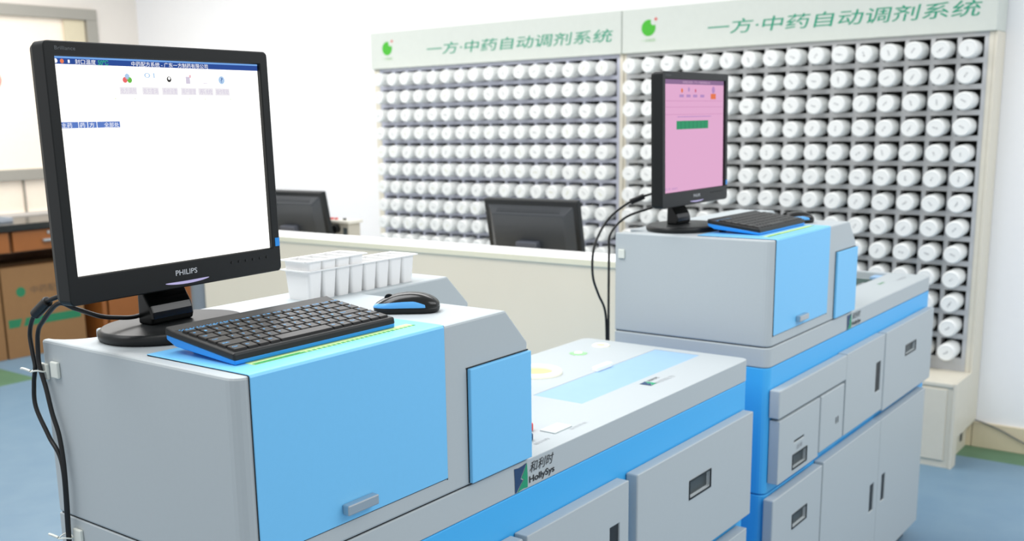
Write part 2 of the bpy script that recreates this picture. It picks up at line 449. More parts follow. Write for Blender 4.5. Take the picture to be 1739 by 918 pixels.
def machine(x, y, label, L_, panels, deckfn, holes=()):
    r = tag(empty('dispensing_machine', (x, y, 0)), label, 'machine')
    # blue lower body in two storeys with a fine joint
    b = BM(); pl = [(px * 0.9985 + 0.0008, py) for px, py in deck_plan(L_)]
    prism(b, pl, 2, 0.62 + 0.0, ZB - 0.001); obj('lower_body', b, BLUE2, r, bevel=0.002)
    b = BM(); prism(b, pl, 2, 0.06, 0.617); obj('lower_body', b, BLUE2, r, bevel=0.003)
    boxobj('plinth', 0.04, L_ - 0.04, 0.03, 0.45, 0.0, 0.06, DARK, r)
    b = BM(); prism(b, deck_plan(L_), 2, ZB, ZD); d = obj('deck', b, GREY, r, bevel=0.004)
    if holes: cut(d, holes)
    bot, top = housing_plan()
    b = BM(); loft(b, [[(px, py, ZS) for px, py in bot], [(px, py, 1.242) for px, py in bot], [(px, py, ZT) for px, py in top]])
    obj('upper_housing', b, GREY, r, bevel=0.004)
    b = BM(); prism(b, [(px * 0.99 + 0.003, py * 0.985 + 0.003) for px, py in bot], 2, ZD - 0.001, ZS + 0.001); obj('seam_shade_filler', b, DARK, r)  # dark filler added in the open seam to paint its shade
    # front door that wraps over the top
    t = 0.0025
    prof = [(-t, 1.056), (0.0002, 1.056), (0.0002, ZT + 0.0002), (0.222, ZT + 0.0002), (0.222, ZT + t), (0.004, ZT + t), (0.0, ZT + t - 0.0008), (-t, ZT - 0.002)]
    b = BM(); prism(b, prof, 0, 0.021, 0.415); door = obj('front_door', b, BLUE, r, bevel=0.001)
    b = BM(); box(b, 0.0200, 0.021, -0.0012, 0.0002, 1.053, ZT); box(b, 0.415, 0.4160, -0.0012, 0.0002, 1.053, ZT); box(b, 0.0200, 0.4160, -0.0012, 0.0002, 1.0548, 1.056)
    box(b, 0.415, 0.4162, 0.0, 0.222, ZT + 0.0001, ZT + 0.0012)
    obj('door_gap', b, DARK, r)
    b = BM(); prism(b, [(-0.022, 1.069), (-0.002, 1.069), (-0.002, 1.086), (-0.010, 1.086), (-0.010, 1.074), (-0.022, 1.074)], 0, 0.172, 0.238)
    hd = boxobj('door_handle', 0.174, 0.238, -0.016, -t, 1.070, 1.086, METAL, door, bevel=0.002)
    fl_ = boxobj('side_flap', 0.4725, 0.6462, -0.008, 0.0, 1.0305, 1.2275, BLUE, r, bevel=0.0018)
    b = BM(); box(b, 0.4700, 0.6452, -0.0015, 0.0002, 1.2275, 1.2295); box(b, 0.4712, 0.4725, -0.0015, 0.0002, 1.0305, 1.2290); obj('flap_gap', b, DARK, r)
    # maker's emblem and lettering on the front of the deck
    emblem(r, 0.600, 0.9725, 0.041, 0.046)
    text('lettering', '和利时', INK, r, (0.648, 0, 0.9975), (1, 0, 0), (0, 0, 1), width=0.078, height=0.0205, shear=0.25, lift=0.001)
    text('lettering', 'HollySys', INK, r, (0.646, 0, 0.9755), (1, 0, 0), (0, 0, 1), width=0.082, height=0.0165, bold=0.02, lift=0.001)
    # green printed strip on the door top under the keyboard
    b = BM(); box(b, 0.060, 0.388, 0.034, 0.054, ZT + t, ZT + t + 0.0005); g = obj('printed_strip', b, LIME, door)
    b = BM()
    for k in range(34):
        xx = 0.062 + k * 0.0097
        if k < 9: box(b, xx, xx + 0.009, 0.0345, 0.0420, ZT + t + 0.0005, ZT + t + 0.0008)
        else: box(b, xx, xx + 0.006, 0.0345, 0.0395, ZT + t + 0.0005, ZT + t + 0.0008)
    obj('strip_pattern', b, LEAFG, g)
    # cable clips on the left end
    for (yc, zc) in ((0.460, 1.259), (0.4290, 1.265)) if x < 1 else ((0.443, 1.249),):
        boxobj('cable_clip', -0.006, 0.0, yc - 0.0100, yc + 0.0100, zc - 0.013, zc + 0.013, CLIPM, r, bevel=0.002)
    if x < 1:
        boxobj('cable_clip', -0.006, 0.0, 0.400, 0.422, 0.984, 1.010, CLIPM, r, bevel=0.002)
    for p in panels: front_panel(r, *p)
    deckfn(r)
    return r
HS = lambda cx, cz, w=0.105, h=0.040: (cx - w / 2, cx + w / 2, cz - h / 2, cz + h / 2, SLOT)
VS = lambda cx, z0, z1, w=0.040: (cx - w / 2, cx + w / 2, z0, z1, DARK)
def ring(name, bm_c, r_out, r_in, h, m, parent):
    b = BM(); n = 40
    prof = [(r_in, 0.0), (r_in, h * 0.8), (r_in + 0.004, h), (r_out - 0.003, h), (r_out, h * 0.5), (r_out, 0)]
    R = [[b.verts.new((bm_c[0] + rr * math.cos(2 * PI * i / n), bm_c[1] + rr * math.sin(2 * PI * i / n), bm_c[2] + z)) for i in range(n)] for rr, z in prof]
    for a_, c_ in zip(R, R[1:]):
        for i in range(n): b.faces.new((a_[i], a_[(i + 1) % n], c_[(i + 1) % n], c_[i]))
    return obj(name, b, m, parent, smooth=True)
def deck_front(r):
    z = ZD
    o = ring('round_port', (1.190, 0.362, z), 0.064, 0.042, 0.009, CREAMR, r)
    b = BM(); cyl(b, (1.190, 0.362, z), 0.0425, 0.0010, n=40); obj('port_cover', b, GOLD, o)
    o = ring('sensor_port', (1.541, 0.392, z), 0.024, 0.013, 0.004, CREAMR, r)
    b = BM(); cyl(b, (1.541, 0.392, z), 0.0135, 0.001, n=30); obj('port_cover', b, GOLD, o)
    # round indicator button with its green star glow painted as a flat label
    b = BM(); c = []
    for i in range(24):
        a = PI * i / 12; rr = 0.026 if i % 2 == 0 else 0.019; c.append((1.428 + rr * math.cos(a), 0.392 + rr * math.sin(a), z + 0.0007))
    poly3(b, c); o = obj('indicator_button', b, mat('soft_green_glow_paint', (150, 226, 150), 0.5), r)
    b = BM(); cyl(b, (1.428, 0.392, z + 0.0007), 0.011, 0.003, n=24); obj('button_cap', b, WHITEP, o, bevel=0.001)
    # sliding pale blue lid, very slightly sunk
    o = boxobj('sliding_lid', 1.018, 1.582, 0.122, 0.250, z - 0.0030, z - 0.0015, BLUELID, r)
    boxobj('lid_handle', 1.285, 1.355, 0.246, 0.262, z - 0.0015, z + 0.010, WHITEP, o, bevel=0.002)
    emblem(r, 1.232, 0.072, 0.030, 0.030, y=0.072, flat=True)
    text('lettering', '和利时', INK, r, (1.268, 0.092, z), (1, 0, 0), (0, 1, 0), width=0.045, height=0.012, lift=0.0007)
    text('lettering', '中药配方', FAINT, r, (1.262, 0.068, z), (1, 0, 0), (0, 1, 0), width=0.085, height=0.014, lift=0.0007)
    b = BM(); cyl(b, (0.790, 0.102, z), 0.0095, 0.016, n=24); obj('red_button', b, REDM, r, bevel=0.003)
    b = BM(); cyl(b, (0.738, 0.066, z), 0.0095, 0.014, n=24); obj('blue_button', b, NAVY, r, bevel=0.003)
    boxobj('switch_plate', 0.800, 0.862, 0.046, 0.082, z, z + 0.003, mat('pale_grey_plastic', (214, 222, 222), 0.4), r, bevel=0.001)
    text('lettering', '急停开关', FAINT, r, (0.842, 0.034, z), (1, 0, 0), (0, 1, 0), width=0.062, height=0.010, lift=0.0007)
    text('lettering', '启动', FAINT, r, (0.722, 0.036, z), (1, 0, 0), (0, 1, 0), width=0.048, height=0.010, lift=0.0007)
machine(0, 0, 'nearer grey and sky-blue dispensing machine, carrying the large lit monitor and white cup strips', 1.612, [
    ('drawer', 0.020, 0.585, 0.585, 0.900, [HS(0.30, 0.80)]),
    ('drawer', 0.597, 0.957, 0.585, 0.900, [(0.883, 0.921, 0.74, 0.820, DARK)]),
    ('drawer', 0.994, 1.579, 0.629, 0.900, [HS(1.286, 0.795, 0.106, 0.040)]),
    ('cabinet_door', 0.994, 1.560, 0.10, 0.597, [VS(1.30, 0.35, 0.45)]),
    ('cabinet_door', 0.020, 0.957, 0.10, 0.575, []),
], deck_front, holes=[(1.018, 1.582, 0.122, 0.250, ZD - 0.003, ZD + 0.02)])
def deck_rear(r):
    z = ZD
    boxobj('sunk_tray', 1.060, 1.505, 0.150, 0.290, z - 0.0300, z - 0.0285, mat('dark_green_tray', (46, 72, 66), 0.5), r)
    boxobj('sliding_lid', 1.440, 1.500, 0.152, 0.200, z - 0.0200, z - 0.010, BLUELID, r, bevel=0.001)
    boxobj('open_flap', 1.060, 1.240, 0.150, 0.162, z - 0.012, z - 0.002, METAL, r, bevel=0.001)
    text('lettering', '和利时', LEAFG, r, (1.205, 0.088, z), (1, 0, 0), (0, 1, 0), width=0.065, height=0.014, lift=0.0007)
    text('lettering', '中药配方', FAINT, r, (1.340, 0.060, z), (1, 0, 0), (0, 1, 0), width=0.100, height=0.018, lift=0.0007)
    text('lettering', 'II', INK, [c for c in r.children if c.name.startswith('narrow_door')][0], (0.455, -0.03, 0.715), (1, 0, 0), (0, 0, 1), width=0.022, height=0.020, lift=0.0007)
    dr = [c for c in r.children if c.name.startswith('card_drawer')][0]
    text('lettering', '出单', PRINT, dr, (0.148, -0.03, 0.717), (1, 0, 0), (0, 0, 1), width=0.040, height=0.014, lift=0.0007)
X2, Y2 = 1.7427, 0.0032
machine(X2, Y2, 'farther grey and sky-blue dispensing machine, carrying the small pink-lit monitor', 1.5188, [
    ('long_drawer', 0.012, 0.533, 0.834, 0.912, []),
    ('card_drawer', 0.018, 0.317, 0.650, 0.827, [HS(0.172, 0.686, 0.103, 0.038), (0.127, 0.203, 0.7395, 0.7465, DARK)]),
    ('narrow_door', 0.328, 0.522, 0.657, 0.827, []),
    ('tall_door', 0.533, 0.897, 0.657, 0.914, [VS(0.845, 0.729, 0.829, 0.050)]),
    ('tall_door', 0.912, 1.475, 0.646, 0.914, [HS(1.199, 0.812, 0.118, 0.032)]),
    ('drawer', -0.006, 0.362, 0.30, 0.612, [HS(0.190, 0.507, 0.106, 0.038)]),
    ('drawer', -0.006, 0.362, 0.09, 0.292, []),
    ('cabinet_door', 0.370, 0.905, 0.095, 0.617, [VS(0.848, 0.312, 0.409, 0.042)]),
    ('cabinet_door', 0.908, 1.425, 0.095, 0.617, [VS(0.970, 0.314, 0.411, 0.042)]),
], deck_rear, holes=[(1.060, 1.505, 0.150, 0.290, ZD - 0.030, ZD + 0.02)])

# ------------------------------------------------------------------ monitors on the machines
def emis(name, rgb, s=1.0):
    if name in MATS: return MATS[name]
    m = bpy.data.materials.new(name); m.use_nodes = True; nt = m.node_tree
    nt.nodes.clear(); e = nt.nodes.new('ShaderNodeEmission'); o = nt.nodes.new('ShaderNodeOutputMaterial')
    e.inputs[0].default_value = lin(rgb) + (1,); e.inputs[1].default_value = s; nt.links.new(e.outputs[0], o.inputs[0])
    MATS[name] = m; return m
SW, SH = 0.376, 0.301
EX = 2 ** -0.2
def monitor(loc, rz, label, ui, tilt=-1.0):
    """origin at the middle of the foot's underside; the screen looks along -Y"""
    r = tag(empty('computer_monitor', loc, rz), label, 'monitor')
    zc = 0.265
    T = Matrix.Translation((0, 0.0, zc)) @ Matrix.Rotation(math.radians(tilt), 4, 'X')
    def put(o): o.data.transform(T) if o.type == 'MESH' else None; return o
    x0, x1, z0, z1 = -SW / 2 - 0.017, SW / 2 + 0.017, -SH / 2 - 0.040, SH / 2 + 0.020
    # bezel : front ring with screen opening
    b = BM(); yf, ys = -0.004, 0.002
    def rr(a, c, d, e, rad, y): return [(p[0], y, p[1]) for p in rounded_rect(a, c, d, e, rad, 5)]
    outer_f = rr(x0, x1, z0, z1, 0.008, yf); outer_b = rr(x0, x1, z0, z1, 0.008, 0.020)
    inn_f = rr(-SW / 2, SW / 2, -SH / 2, SH / 2, 0.0005, yf + 0.0005); inn_b = rr(-SW / 2, SW / 2, -SH / 2, SH / 2, 0.0005, ys + 0.001)
    of2 = rr(x0 + 0.0015, x1 - 0.0015, z0 + 0.0015, z1 - 0.0015, 0.007, yf - 0.0012)
    if2 = rr(-SW / 2 - 0.0015, SW / 2 + 0.0015, -SH / 2 - 0.0015, SH / 2 + 0.0015, 0.001, yf - 0.0012)
    loft(b, [outer_b, outer_f, of2, if2, inn_f, inn_b], cap=False)
    put(obj('bezel', b, BLACK, r))
    # rear shell
    b = BM(); loft(b, [rr(x0, x1, z0, z1, 0.008, 0.0195), rr(x0 + 0.003, x1 - 0.003, z0 + 0.003, z1 - 0.003, 0.008, 0.030), rr(x0 + 0.05, x1 - 0.05, z0 + 0.05, z1 - 0.05, 0.012, 0.048), rr(x0 + 0.07, x1 - 0.07, z0 + 0.07, z1 - 0.07, 0.012, 0.056)])
    put(obj('rear_shell', b, BLACK, r, bevel=0.001))
    # screen
    b = BM(); box(b, -SW / 2, SW / 2, 0.0022, 0.003, -SH / 2, SH / 2)
    sc = put(obj('screen', b, ui['mat'], r))
    def rect(name, m, u0, v0, u1, v1, d=0.0004, parent=sc):
        b = BM(); y = 0.0022 - d
        P = lambda u, v: (-SW / 2 + u * SW, y, SH / 2 - v * SH)
        poly3(b, [P(u0, v1), P(u1, v1), P(u1, v0), P(u0, v0)]); return put(obj(name, b, m, parent))
    def txt(name, s, m, u0, v0, u1, v1, d=0.0008):
        return put(text(name, s, m, sc, (-SW / 2 + u0 * SW, 0.0022, SH / 2 - v1 * SH), (1, 0, 0), (0, 0, 1), width=(u1 - u0) * SW, height=(v1 - v0) * SH, lift=d))
    def disc(name, m, u, v, rad, d=0.0006, n=20):
        b = BM(); poly3(b, [(-SW / 2 + u * SW + rad * math.cos(2 * PI * i / n), 0.0022 - d, SH / 2 - v * SH + rad * math.sin(2 * PI * i / n)) for i in range(n)])
        return put(obj(name, b, m, sc))
    ui['fn'](rect, txt, disc)
    # brand lettering, power light, buttons, sticker
    put(text('brand_lettering', 'PHILIPS', mat('silver_print', (200, 204, 208), 0.4), r, (-0.020, -0.0052, -SH / 2 - 0.0205), (1, 0, 0), (0, 0, 1), width=0.042, height=0.0082, bold=0.01, lift=0.0005))
    b = BM(); n = 24; pts = []
    for i in range(n):
        a = 2 * PI * i / n; pts.append((0.002 + 0.043 * math.cos(a), -0.0055, z0 + 0.0075 + 0.0022 * math.sin(a) + 0.002 * math.cos(a) * math.cos(a)))
    poly3(b, pts); put(obj('power_light', b, emis('violet_white_led', (196, 190, 236), 0.75), r))
    b = BM()
    for k in range(6): cyl(b, (0.095 + k * 0.0155, -0.0062, -SH / 2 - 0.014), 0.0022, 0.001, axis=1, n=10)
    put(obj('control_buttons', b, BLACKM, r))
    b = BM(); box(b, SW / 2 + 0.0055, SW / 2 + 0.0155, -0.0060, -0.0050, -SH / 2 + 0.002, -SH / 2 + 0.016); put(obj('blue_sticker', b, KBLUE, r))
    put(text('model_lettering', 'Brilliance', mat('dim_print', (96, 100, 102), 0.5), r, (-SW / 2, -0.0052, SH / 2 + 0.008), (1, 0, 0), (0, 0, 1), width=0.032, height=0.005, lift=0.0004))
    # neck: deep S-shaped foot column
    prof = [(0.052, 0.20), (0.060, 0.20), (0.062, 0.09), (0.064, 0.016), (0.031, 0.016), (0.028, 0.026), (0.029, 0.036), (0.033, 0.046), (0.040, 0.056), (0.046, 0.066), (0.049, 0.080)]
    b = BM(); prism(b, prof, 0, -0.041, 0.041)
    obj('stand_neck', b, BLACKG, r, bevel=0.005, seg=3)
    b = BM(); ellipse_loft(b, (0.0, 0.030, 0), [(0.0, 0.118, 0.098), (0.003, 0.1215, 0.1015), (0.011, 0.122, 0.102), (0.0155, 0.117, 0.097), (0.016, 0.114, 0.094)], 64)
    o = obj('stand_foot', b, BLACKM, r)
    for p in o.data.polygons: p.use_smooth = len(p.vertices) == 4
    return r
def ui1(rect, txt, disc):
    bar = emis('screen_blue_bar', (52, 84, 160), 0.9 * EX); white = emis('screen_white_ink', (255, 255, 255), 1.1 * EX)
    rect('title_bar', bar, 0, 0, 1, 0.034)
    rect('title_edge', emis('screen_sky_line', (120, 170, 235), EX), 0, 0, 1, 0.008, 0.0006)
    txt('screen_text', '封口温度', white, 0.092, 0.010, 0.180, 0.032); txt('screen_text', '50℃', emis('screen_green', (60, 200, 130), EX), 0.190, 0.010, 0.235, 0.032)
    txt('screen_text', '中药配方系统 - 广东一方制药有限公司', white, 0.34, 0.010, 0.72, 0.033)
    disc('screen_icon', white, 0.012, 0.020, 0.003); disc('screen_icon', emis('screen_orange', (236, 130, 90), EX), 0.038, 0.021, 0.003); rect('screen_icon', white, 0.062, 0.014, 0.070, 0.028, 0.0007)
    us = (0.315, 0.42, 0.515, 0.61, 0.70, 0.79)
    cap = emis('screen_faint_violet', (214, 206, 224), EX)
    caps = ['处方调剂', '处方查询', '系统设置', '用户管理', '系统', '操作帮助']
    for u, c in zip(us, caps):
        rect('caption_panel', emis('screen_faint_panel', (240, 237, 242), EX), u - 0.040, 0.130, u + 0.040, 0.167, 0.0005)
        txt('screen_text', c, cap, u - 0.035, 0.135, u + 0.035, 0.162)
    disc('screen_icon', emis('screen_red', (236, 110, 110), EX), 0.304, 0.098, 0.0042); disc('screen_icon', emis('screen_leaf', (110, 190, 80), EX), 0.325, 0.098, 0.0042); disc('screen_icon', emis('screen_pale_blue', (176, 206, 238), EX), 0.315, 0.082, 0.0042)
    txt('screen_text', '01', emis('screen_pale_blue', (176, 206, 238), EX), 0.395, 0.062, 0.445, 0.086)
    disc('screen_icon', emis('screen_black', (50, 50, 50), EX), 0.515, 0.090, 0.0042); disc('screen_icon', emis('screen_white_ink', (255, 255, 255)), 0.515, 0.086, 0.0022, 0.0009)
    rect('screen_icon', cap, 0.60, 0.075, 0.622, 0.11); rect('screen_icon', emis('screen_pink', (240, 190, 200), EX), 0.618, 0.066, 0.628, 0.080, 0.0007); rect('screen_icon', cap, 0.69, 0.105, 0.712, 0.109)
    disc('screen_icon', emis('screen_pale_blue', (176, 206, 238), EX), 0.79, 0.088, 0.0062); txt('screen_text', '?', emis('screen_blue_bar', (52, 84, 160)), 0.785, 0.076, 0.795, 0.099, 0.0010)
    faint = emis('screen_faint_grey', (238, 236, 234), EX * 1.25)
    for v_ in (0.200, 0.245, 0.275): rect('screen_line', faint, 0.02, v_, 0.97, v_ + 0.002)
    for u in (0.25, 0.34, 0.61, 0.69, 0.83): rect('screen_line', emis('screen_faint_green', (215, 230, 190), EX * 1.1), u, 0.183, u + 0.006, 0.188)
    rect('table_header', emis('screen_header_blue', (96, 128, 200), EX), 0, 0.292, 0.262, 0.320)
    for a_, s in ((0.008, '主药'), (0.085, '药'), (0.125, '方'), (0.19, '全部处')): txt('screen_text', s, white, a_, 0.296, a_ + 0.022 * len(s), 0.318)
    for u in (0.078, 0.117, 0.157): rect('screen_line', white, u, 0.292, u + 0.003, 0.320, 0.0007)
    txt('screen_text', '11:51:17', faint, 0.90, 0.955, 0.97, 0.975)
def ui2(rect, txt, disc):
    e = 0.9 * EX
    rect('title_bar', emis('pink_screen_mauve_bar', (150, 118, 158), e), 0, 0, 1, 0.040)
    txt('screen_text', '中药配方系统 - 广东一方制药有限公司', emis('pink_screen_ink', (226, 190, 220), e), 0.30, 0.010, 0.75, 0.033)
    violet = emis('pink_screen_violet', (190, 150, 205), e)
    for u in (0.25, 0.36, 0.47, 0.59): rect('screen_icon', violet, u, 0.13, u + 0.07, 0.155)
    disc('screen_icon', emis('pink_screen_orange', (240, 130, 90), e), 0.29, 0.095, 0.006); disc('screen_icon', violet, 0.40, 0.085, 0.006); disc('screen_icon', emis('pink_screen_rose', (214, 110, 140), e), 0.51, 0.095, 0.005)
    rect('screen_icon', emis('pink_screen_orange', (240, 130, 90), e), 0.77, 0.12, 0.86, 0.17); disc('screen_icon', violet, 0.815, 0.085, 0.010)
    line = emis('pink_screen_line', (214, 152, 194), e)
    for v_ in (0.185, 0.24, 0.305): rect('screen_line', line, 0.02, v_, 0.98, v_ + 0.004)
    rect('screen_line', violet, 0.22, 0.325, 0.78, 0.332)
    rect('green_block', emis('pink_screen_green', (66, 160, 116), e), 0.205, 0.365, 0.73, 0.440)
    for k in range(7): rect('screen_line', emis('pink_screen_dark_green', (60, 130, 104), e), 0.205 + 0.066 * (k + 1), 0.365, 0.205 + 0.066 * (k + 1) + 0.008, 0.440, 0.0007)
    txt('screen_text', '处方 0001', violet, 0.02, 0.955, 0.22, 0.980)
monitor((0.1537, 0.306, ZT + 0.0005), math.radians(3.4), 'large black monitor with a glowing white screen on the nearer machine', dict(mat=emis('white_screen', (255, 253, 248), 1.35), fn=ui1))
monitor((X2 + 0.155, 0.304, ZT + 0.0005), math.radians(0.5), 'smaller-looking black monitor with a pink screen on the farther machine', dict(mat=emis('pink_screen', (232, 178, 214), 0.95 * EX), fn=ui2))

# ------------------------------------------------------------------ keyboard and mouse
def keyboard(loc, rz, label):
    r = tag(empty('keyboard', loc, rz), label, 'keyboard')
    Wd, D = 0.314, 0.152
    tilt = math.atan2(0.0175, D)
    b = BM(); prism(b, [(0, 0.0), (0.004, 0.0), (D - 0.02, 0.010), (D, 0.0185), (D, 0.026), (0, 0.0075)], 0, 0, Wd)
    obj('lower_case', b, KBLUE, r, bevel=0.002)
    b = BM(); prism(b, [(-0.001, 0.0055), (0.001, 0.0165), (D - 0.0165, 0.0325), (D + 0.001, 0.0375), (D + 0.001, 0.0245)], 0, -0.001, Wd + 0.001)
    obj('upper_case', b, BLACKM, r, bevel=0.003, seg=3)
    boxobj('rear_foot', 0.03, 0.06, D - 0.028, D - 0.020, 0.0, 0.012, BLACK, r); boxobj('rear_foot', Wd - 0.06, Wd - 0.03, D - 0.028, D - 0.020, 0.0, 0.012, BLACK, r)
    def zs(y): return 0.0165 + (y - 0.001) * (0.016 / (D - 0.0175))
    rows = [
        (0.0065, 0.0195, [('Ctrl', 1.2), ('Fn', 1.0), ('⊞', 1.0), ('Alt', 1.0), ('', 5.2), ('Alt', 1.0), ('Fn', 1.0), ('Ctrl', 1.0), ('<', 1.0), ('v', 1.0), ('>', 1.0)]),
        (0.0275, 0.0195, [('Shift', 2.2), ('Z', 1), ('X', 1), ('C', 1), ('V', 1), ('B', 1), ('N', 1), ('M', 1), (',', 1), ('.', 1), ('/', 1), ('Shift', 1.4), ('^', 1), ('End', 1)]),
        (0.0485, 0.0195, [('Caps', 1.7), ('A', 1), ('S', 1), ('D', 1), ('F', 1), ('G', 1), ('H', 1), ('J', 1), ('K', 1), ('L', 1), (';', 1), ("'", 1), ('Enter', 2.0), ('Pg', 1)]),
        (0.0695, 0.0195, [('Tab', 1.4), ('Q', 1), ('W', 1), ('E', 1), ('R', 1), ('T', 1), ('Y', 1), ('U', 1), ('I', 1), ('O', 1), ('P', 1), ('[', 1), (']', 1), ('\\', 1.3), ('Pg', 1)]),
        (0.0905, 0.0195, [('~', 1), ('1', 1), ('2', 1), ('3', 1), ('4', 1), ('5', 1), ('6', 1), ('7', 1), ('8', 1), ('9', 1), ('0', 1), ('-', 1), ('=', 1), ('Back', 1.7), ('Del', 1)]),
        (0.1115, 0.0125, [('Esc', 1)] + [('F%d' % k, 1) for k in range(1, 13)] + [('Ins', 1), ('Prt', 1)]),
    ]
    for y, d, ks in rows:
        tot = sum(w for _, w in ks); u = (Wd - 0.012) / tot; x = 0.006
        for s, w in ks:
            x0, x1 = x + 0.0009, x + w * u - 0.0009; y0, y1 = y, y + d
            b = BM(); t = 0.0016; h = 0.0034
            loft(b, [[(x0, y0, zs(y0) - 0.001), (x1, y0, zs(y0) - 0.001), (x1, y1, zs(y1) - 0.001), (x0, y1, zs(y1) - 0.001)],
                     [(x0 + t * .5, y0 + t * .5, zs(y0) + h), (x1 - t * .5, y0 + t * .5, zs(y0) + h), (x1 - t * .5, y1 - t, zs(y1) + h), (x0 + t * .5, y1 - t, zs(y1) + h)]])
            k = obj('key', b, KEYM, r, bevel=0.0007, seg=1)
            if s:
                th = 0.0042 if len(s) == 1 else 0.0034
                tw = (0.0034 if len(s) == 1 else min(0.0022 * len(s), (x1 - x0) * 0.7))
                yy = y0 + d * 0.42; sl = 0.016 / (D - 0.0175)
                xx = x0 + 0.003 if len(s) > 1 or True else x0
                q = text('key_legend', s, KLEG, k, (xx, yy, zs(yy) + h), (1, 0, 0), (0, 1, sl), width=tw, height=th, bold=0.02, lift=0.0004)
                if d < 0.015:
                    q2 = text('key_legend', '◦' if False else '=', KLEG, k, ((x0 + x1) / 2 + 0.001, yy, zs(yy) + h), (1, 0, 0), (0, 1, sl), width=0.0055, height=0.0034, bold=0.02, lift=0.0004)
            x += w * u
    b = BM()
    for k in range(16):
        box(b, 0.010 + k * 0.006, 0.013 + k * 0.006, 0.1265, 0.129, zs(0.1265) + 0.0002, zs(0.129) + 0.0006)
        box(b, 0.008 + k * 0.006, 0.0105 + k * 0.006, 0.131, 0.1325, zs(0.131) + 0.0002, zs(0.1325) + 0.0006)
    obj('printed_icons', b, KLEG, r)
    return r
kb1 = keyboard((0.0425, 0.053, ZT + 0.0030), math.radians(-0.6), 'black keyboard with bright blue underside on the nearer machine, below the white screen')
kb2 = copy_tree(kb1, None, keep=lambda o: not o.name.startswith('key_legend'))
kb2.location = (X2 + 0.085, 0.075, ZT + 0.003); kb2['label'] = 'black keyboard with blue underside on the farther machine, beside the pink-screen monitor'

def mouse(loc, rz, label):
    """front (wheel end) along +X"""
    r = tag(empty('computer_mouse', loc, rz), label, 'mouse')
    Lh, Wh, H = 0.057, 0.031, 0.034
    def P(u, v, off=0.0):
        # u: round the outline, v: 0 rim .. 1 crown
        a = u; e = 0.72
        ca, sa = math.cos(a), math.sin(a)
        x = Lh * math.copysign(abs(ca) ** e, ca); y = Wh * math.copysign(abs(sa) ** e, sa)
        k = math.cos(v * PI / 2) ** 0.75; z = 0.010 + (H - 0.010) * math.sin(v * PI / 2)
        xx = x * k; hh = 1.0 - 0.22 * ((xx / Lh) + 0.25) ** 2 * (1.5 if xx > 0 else 0.8)
        waist = 1 - 0.10 * math.cos(xx / Lh * 3.0) * 0.6
        p = Vector((xx, y * k * waist, 0.010 + (z - 0.010) * hh))
        if off: p += Vector((p.x * 0.3, p.y * 1.0, 0)).normalized() * off
        return p
    b = BM(); n, m_ = 48, 14
    rings = [[P(2 * PI * i / n, j / m_ * 0.985) for i in range(n)] for j in range(m_ + 1)]
    loft(b, rings); obj('shell', b, BLACKG, r, smooth=True)
    b = BM(); base = [P(2 * PI * i / n, 0) for i in range(n)]
    loft(b, [[(p.x * 0.93, p.y * 0.93, 0.0) for p in base], [(p.x * 0.99, p.y * 0.99, 0.004) for p in base], [(p.x, p.y, 0.0101) for p in base]]); obj('base', b, BLACK, r, smooth=True)
    b = BM(); A = [PI * 0.06 + (PI * 0.66 - PI * 0.06) * i / 26 for i in range(27)]; V = [0.02 + 0.30 * j / 8 for j in range(9)]
    g = []
    for i, a in enumerate(A):
        top = min(1.0, 0.45 + 0.75 * math.sin(min(1, (26 - i) / 9.0) * PI / 2)) if i > 14 else 1.0
        g.append([b.verts.new(P(a, 0.02 + (vv - 0.02) * top, 0.0007)) for vv in V])
    for i in range(26):
        for j in range(8): b.faces.new((g[i][j], g[i + 1][j], g[i + 1][j + 1], g[i][j + 1]))
    obj('blue_side_panel', b, mat('sky_blue_gloss_plastic', (90, 170, 232), 0.3), r, smooth=True)
    b = BM(); cyl(b, (0.030, -0.0035, 0.0235), 0.0080, 0.007, axis=1, n=24); obj('scroll_wheel', b, BLACK, r, bevel=0.001)
    return r
mouse((0.484, 0.138, ZT), math.atan2(0.80, -0.6), 'black mouse with sky-blue side, right of the keyboard on the nearer machine')
mouse((X2 + 0.47, 0.130, ZT), math.atan2(0.70, -0.7), 'small dark mouse at the right end of the keyboard on the farther machine')

# ------------------------------------------------------------------ white cup strips
CUPM = bpy.data.materials.new('translucent_white_plastic'); CUPM.use_nodes = True
nt = CUPM.node_tree; pb = nt.nodes['Principled BSDF']; pb.inputs['Base Color'].default_value = (0.97, 0.97, 0.965, 1); pb.inputs['Roughness'].default_value = 0.4
tl = nt.nodes.new('ShaderNodeBsdfTranslucent'); tl.inputs[0].default_value = (0.98, 0.98, 0.97, 1); mxs = nt.nodes.new('ShaderNodeMixShader')
nzc = nt.nodes.new('ShaderNodeTexNoise'); nzc.inputs['Scale'].default_value = 40; rmp = nt.nodes.new('ShaderNodeMapRange'); rmp.inputs[3].default_value = 0.10; rmp.inputs[4].default_value = 0.16
nt.links.new(nzc.outputs['Fac'], rmp.inputs[0]); nt.links.new(rmp.outputs[0], mxs.inputs[0]); nt.links.new(pb.outputs[0], mxs.inputs[1]); nt.links.new(tl.outputs[0], mxs.inputs[2])
nt.links.new(mxs.outputs[0], nt.nodes['Material Output'].inputs[0])
